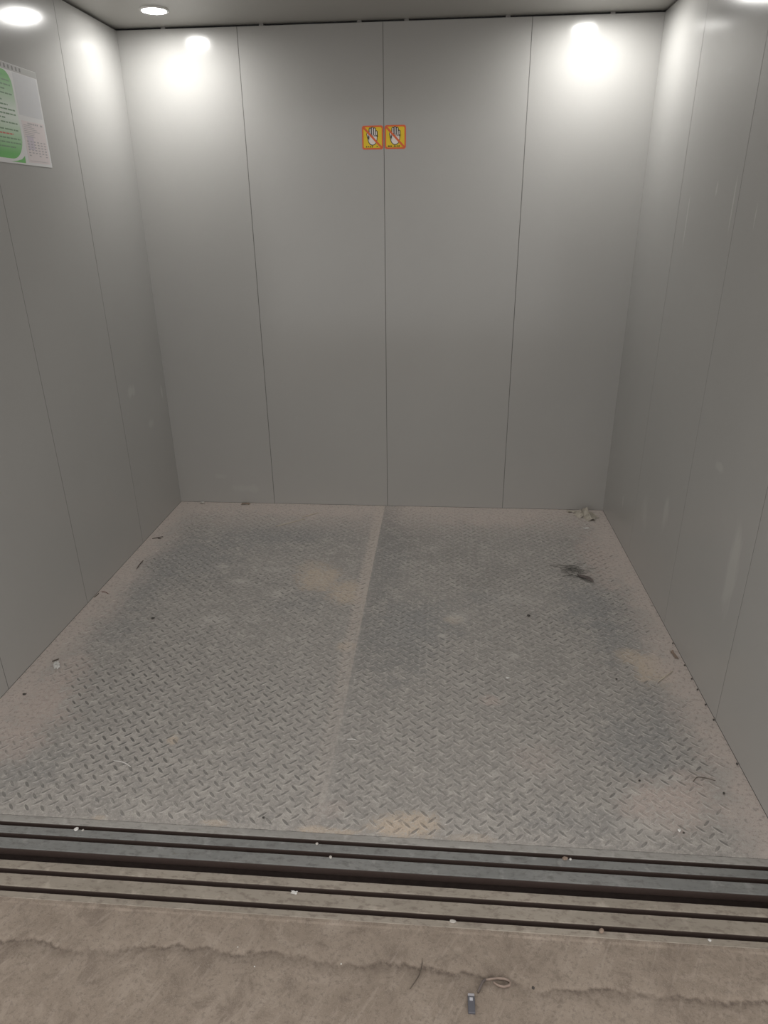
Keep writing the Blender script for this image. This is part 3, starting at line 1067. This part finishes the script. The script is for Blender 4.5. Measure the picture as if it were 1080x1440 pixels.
# -- bits on the other plate
crumb('paint_chip', 0.548, -1.556, 0.0065, M['chip'], 'bright white paint chip alone on the grey plate', 'chip', 0.4, 4, sx=1.3)
stick('straw', [(0.020, -1.905, 0.001), (0.034, -1.903, 0.002), (0.048, -1.904, 0.001)], 0.0016, M['chip'],
      'short white bristle beside the plate joint', 'straw')
crumb('crumb', 0.668, -1.137, 0.008, M['pebble'], 'round black crumb on the grey plate', 'crumb', 0.7, 2)
crumb('crumb', 0.930, -1.538, 0.0042, M['pebble'], 'tiny black crumb beside the tan spill', 'crumb', 0.7, 8)
crumb('crumb', -0.169, -2.226, 0.0042, M['pebble'], 'tiny black crumb just inside the car sill', 'crumb', 0.7, 12)
crumb('crumb', 0.888, -2.018, 0.0042, M['pebble'], 'tiny black crumb behind the pink dust patch', 'crumb', 0.7, 13)
crumb('crumb', 1.112, -2.050, 0.0042, M['pebble'], 'tiny black crumb between pink dust patch and wall', 'crumb', 0.7, 14)
crumple('wood_chip', 1.176, -1.375, 0.008, 0.030, 0.012, 0.1, M['rust'], 4.4,
        'brown wood chip leaning at the foot of the scuffed wall', 'chip', z0=0.0006, nx=3, ny=6)
crumb('gravel', 0.947, -2.190, 0.0060, M['chip'], 'white gravel crumb on the pink dust patch', 'gravel', 0.7, 6)
crumb('gravel', 0.957, -2.196, 0.0035, M['pebble'], 'black speck touching the white gravel crumb', 'gravel', 0.7, 7)
stick('straw', [(1.070, -1.545, 0.001), (1.104, -1.512, 0.003), (1.140, -1.478, 0.001)], 0.0018, M['straw'],
      'pale straw lying across the tan spill by the scuffed wall', 'straw')
stick('wire_offcut', [(1.040, -2.012, 0.001), (1.056, -1.992, 0.003), (1.080, -1.995, 0.003), (1.106, -2.002, 0.001)], 0.0012, M['twig'],
      'bent dark wire offcut near the scuffed wall', 'wire')
er = random.Random(5)
for k, (yy) in enumerate((-1.30, -1.44, -1.52, -1.58, -1.66, -1.735, -1.93)):
    crumb('grit', HW - 0.007, yy, 0.0050, M['pebble'], 'dark grit grain swept against the foot of the scuffed wall', 'grit', 0.7, 20 + k, z0=0.0006, sx=0.7)['group'] = 'grit along the scuffed wall'

# -- bits caught in the sills
crumb('paint_chip', -0.664, -2.2990, 0.0075, M['chip'], 'white paint chip on the edge of the first car sill groove', 'chip', 0.45, 31, z0=0.0, sx=1.0)
crumb('paint_chip', -0.646, -2.3000, 0.0040, M['scrap'], 'small pinkish chip next to the white chip on car sill', 'chip', 0.45, 32, z0=0.0)
crumb('paint_chip', -0.008, -2.2990, 0.0045, M['scrap'], 'grey flake on the car sill in front of the tan spill', 'chip', 0.6, 33, z0=0.0)
crumb('paint_chip', 0.034, -2.3375, 0.0050, M['scrap'], 'grey flake at the second car sill groove', 'chip', 0.6, 34, z0=0.0)
crumb('rust_flake', 0.632, -2.2990, 0.0065, M['rust'], 'rusty flake on the first car sill groove', 'flake', 0.5, 35, z0=0.0, sx=1.4)
crumb('paint_chip', 0.645, -2.3000, 0.0040, M['chip'], 'white speck beside the rusty flake on the car sill', 'chip', 0.5, 36, z0=0.0)
crumple('paper_scrap', -0.040, -2.4420, 0.010, 0.005, 0.003, -0.1, M['chip'], 8.8,
        'white sliver of paper on the landing sill', 'paper', z0=0.0, nx=5, ny=3)
crumb('paint_chip', 0.345, -2.4900, 0.0060, M['scrap'], 'flat pale flake at the last landing sill groove', 'chip', 0.35, 38, z0=0.0, sx=1.6)
crumb('rust_flake', 0.683, -2.4900, 0.0070, M['rust'], 'brown lump on the last landing sill groove', 'flake', 0.8, 39, z0=0.0)
crumb('paint_chip', 0.922, -2.4935, 0.0045, M['chip'], 'white chip on the landing sill nose', 'chip', 0.5, 40, z0=0.0)

# -- bits on the landing floor
mt = empty('metal_tag', (0.3815, -2.668, -0.0060))
tag(mt, 'small grey rectangular metal tag on the cement landing', 'tag')
obj('tag_body', box((-0.0075, -0.0190, 0.0), (0.0075, 0.0150, 0.0060), 0.0014, 2), M['tag_metal'], mt)
obj('tag_cap', box((-0.0068, 0.0152, 0.0), (0.0068, 0.0210, 0.0050), 0.0010, 2), plain('tag_cap_pale', (0.33, 0.32, 0.34), 0.5), mt)
obj('tag_mark', box((-0.0035, 0.0050, 0.0059), (0.0030, 0.0115, 0.0064), 0.0002, 1), plain('tag_mark_pale', (0.42, 0.42, 0.46), 0.5), mt)

ds = empty('dried_strip', (0.430, -2.622, -0.0050))
tag(ds, 'curled dried brown strip looped on the broken edge of the cement', 'strip')


def ribbon(pts, w):
    """flat band standing on edge along the points"""
    bm = bmesh.new()
    add_tube(bm, pts, [w * (0.5 + 0.5 * math.sin(math.pi * (0.1 + 0.8 * i / (len(pts) - 1)))) for i in range(len(pts))], 6, 2.2)
    return bm


obj('strip_loop', ribbon([(-0.020, 0.004, .004), (-0.008, 0.006, .005), (0.008, 0.009, .005), (0.024, 0.009, .005), (0.036, 0.004, .005),
                          (0.034, -0.004, .005), (0.022, -0.008, .005), (0.010, -0.006, .005), (0.000, 0.000, .005)], 0.0022), M['strip'], ds, True)
obj('strip_tail', ribbon([(-0.034, -0.022, .003), (-0.029, -0.012, .004), (-0.023, 0.000, .005), (-0.016, 0.005, .005)], 0.0026), M['dead_leaf'], ds, True)
stick('twig', [(0.252, -2.647, 0.001), (0.262, -2.632, 0.002), (0.271, -2.616, 0.002), (0.277, -2.592, 0.002), (0.274, -2.560, 0.001)], 0.0011, M['twig'],
      'long thin curved twig across the broken edge of the cement', 'twig', z0=-0.0040)
crumb('gravel', 0.514, -2.625, 0.0040, M['pebble'], 'dark gravel grain beside the curled dried strip', 'gravel', 0.8, 50, z0=-0.0062)
crumb('gravel', -0.092, -2.623, 0.0018, M['chip'], 'tiny white grain on the cement past the broken edge', 'gravel', 0.8, 51, z0=-0.0062)
crumb('gravel', 0.098, -2.604, 0.0022, M['chip'], 'tiny white grain sitting in the broken edge', 'gravel', 0.8, 52, z0=-0.0055)
crumb('gravel', -0.140, -2.585, 0.0016, M['chip'], 'tiny white grain on the cement between sill and broken edge', 'gravel', 0.8, 53, z0=-0.0020)
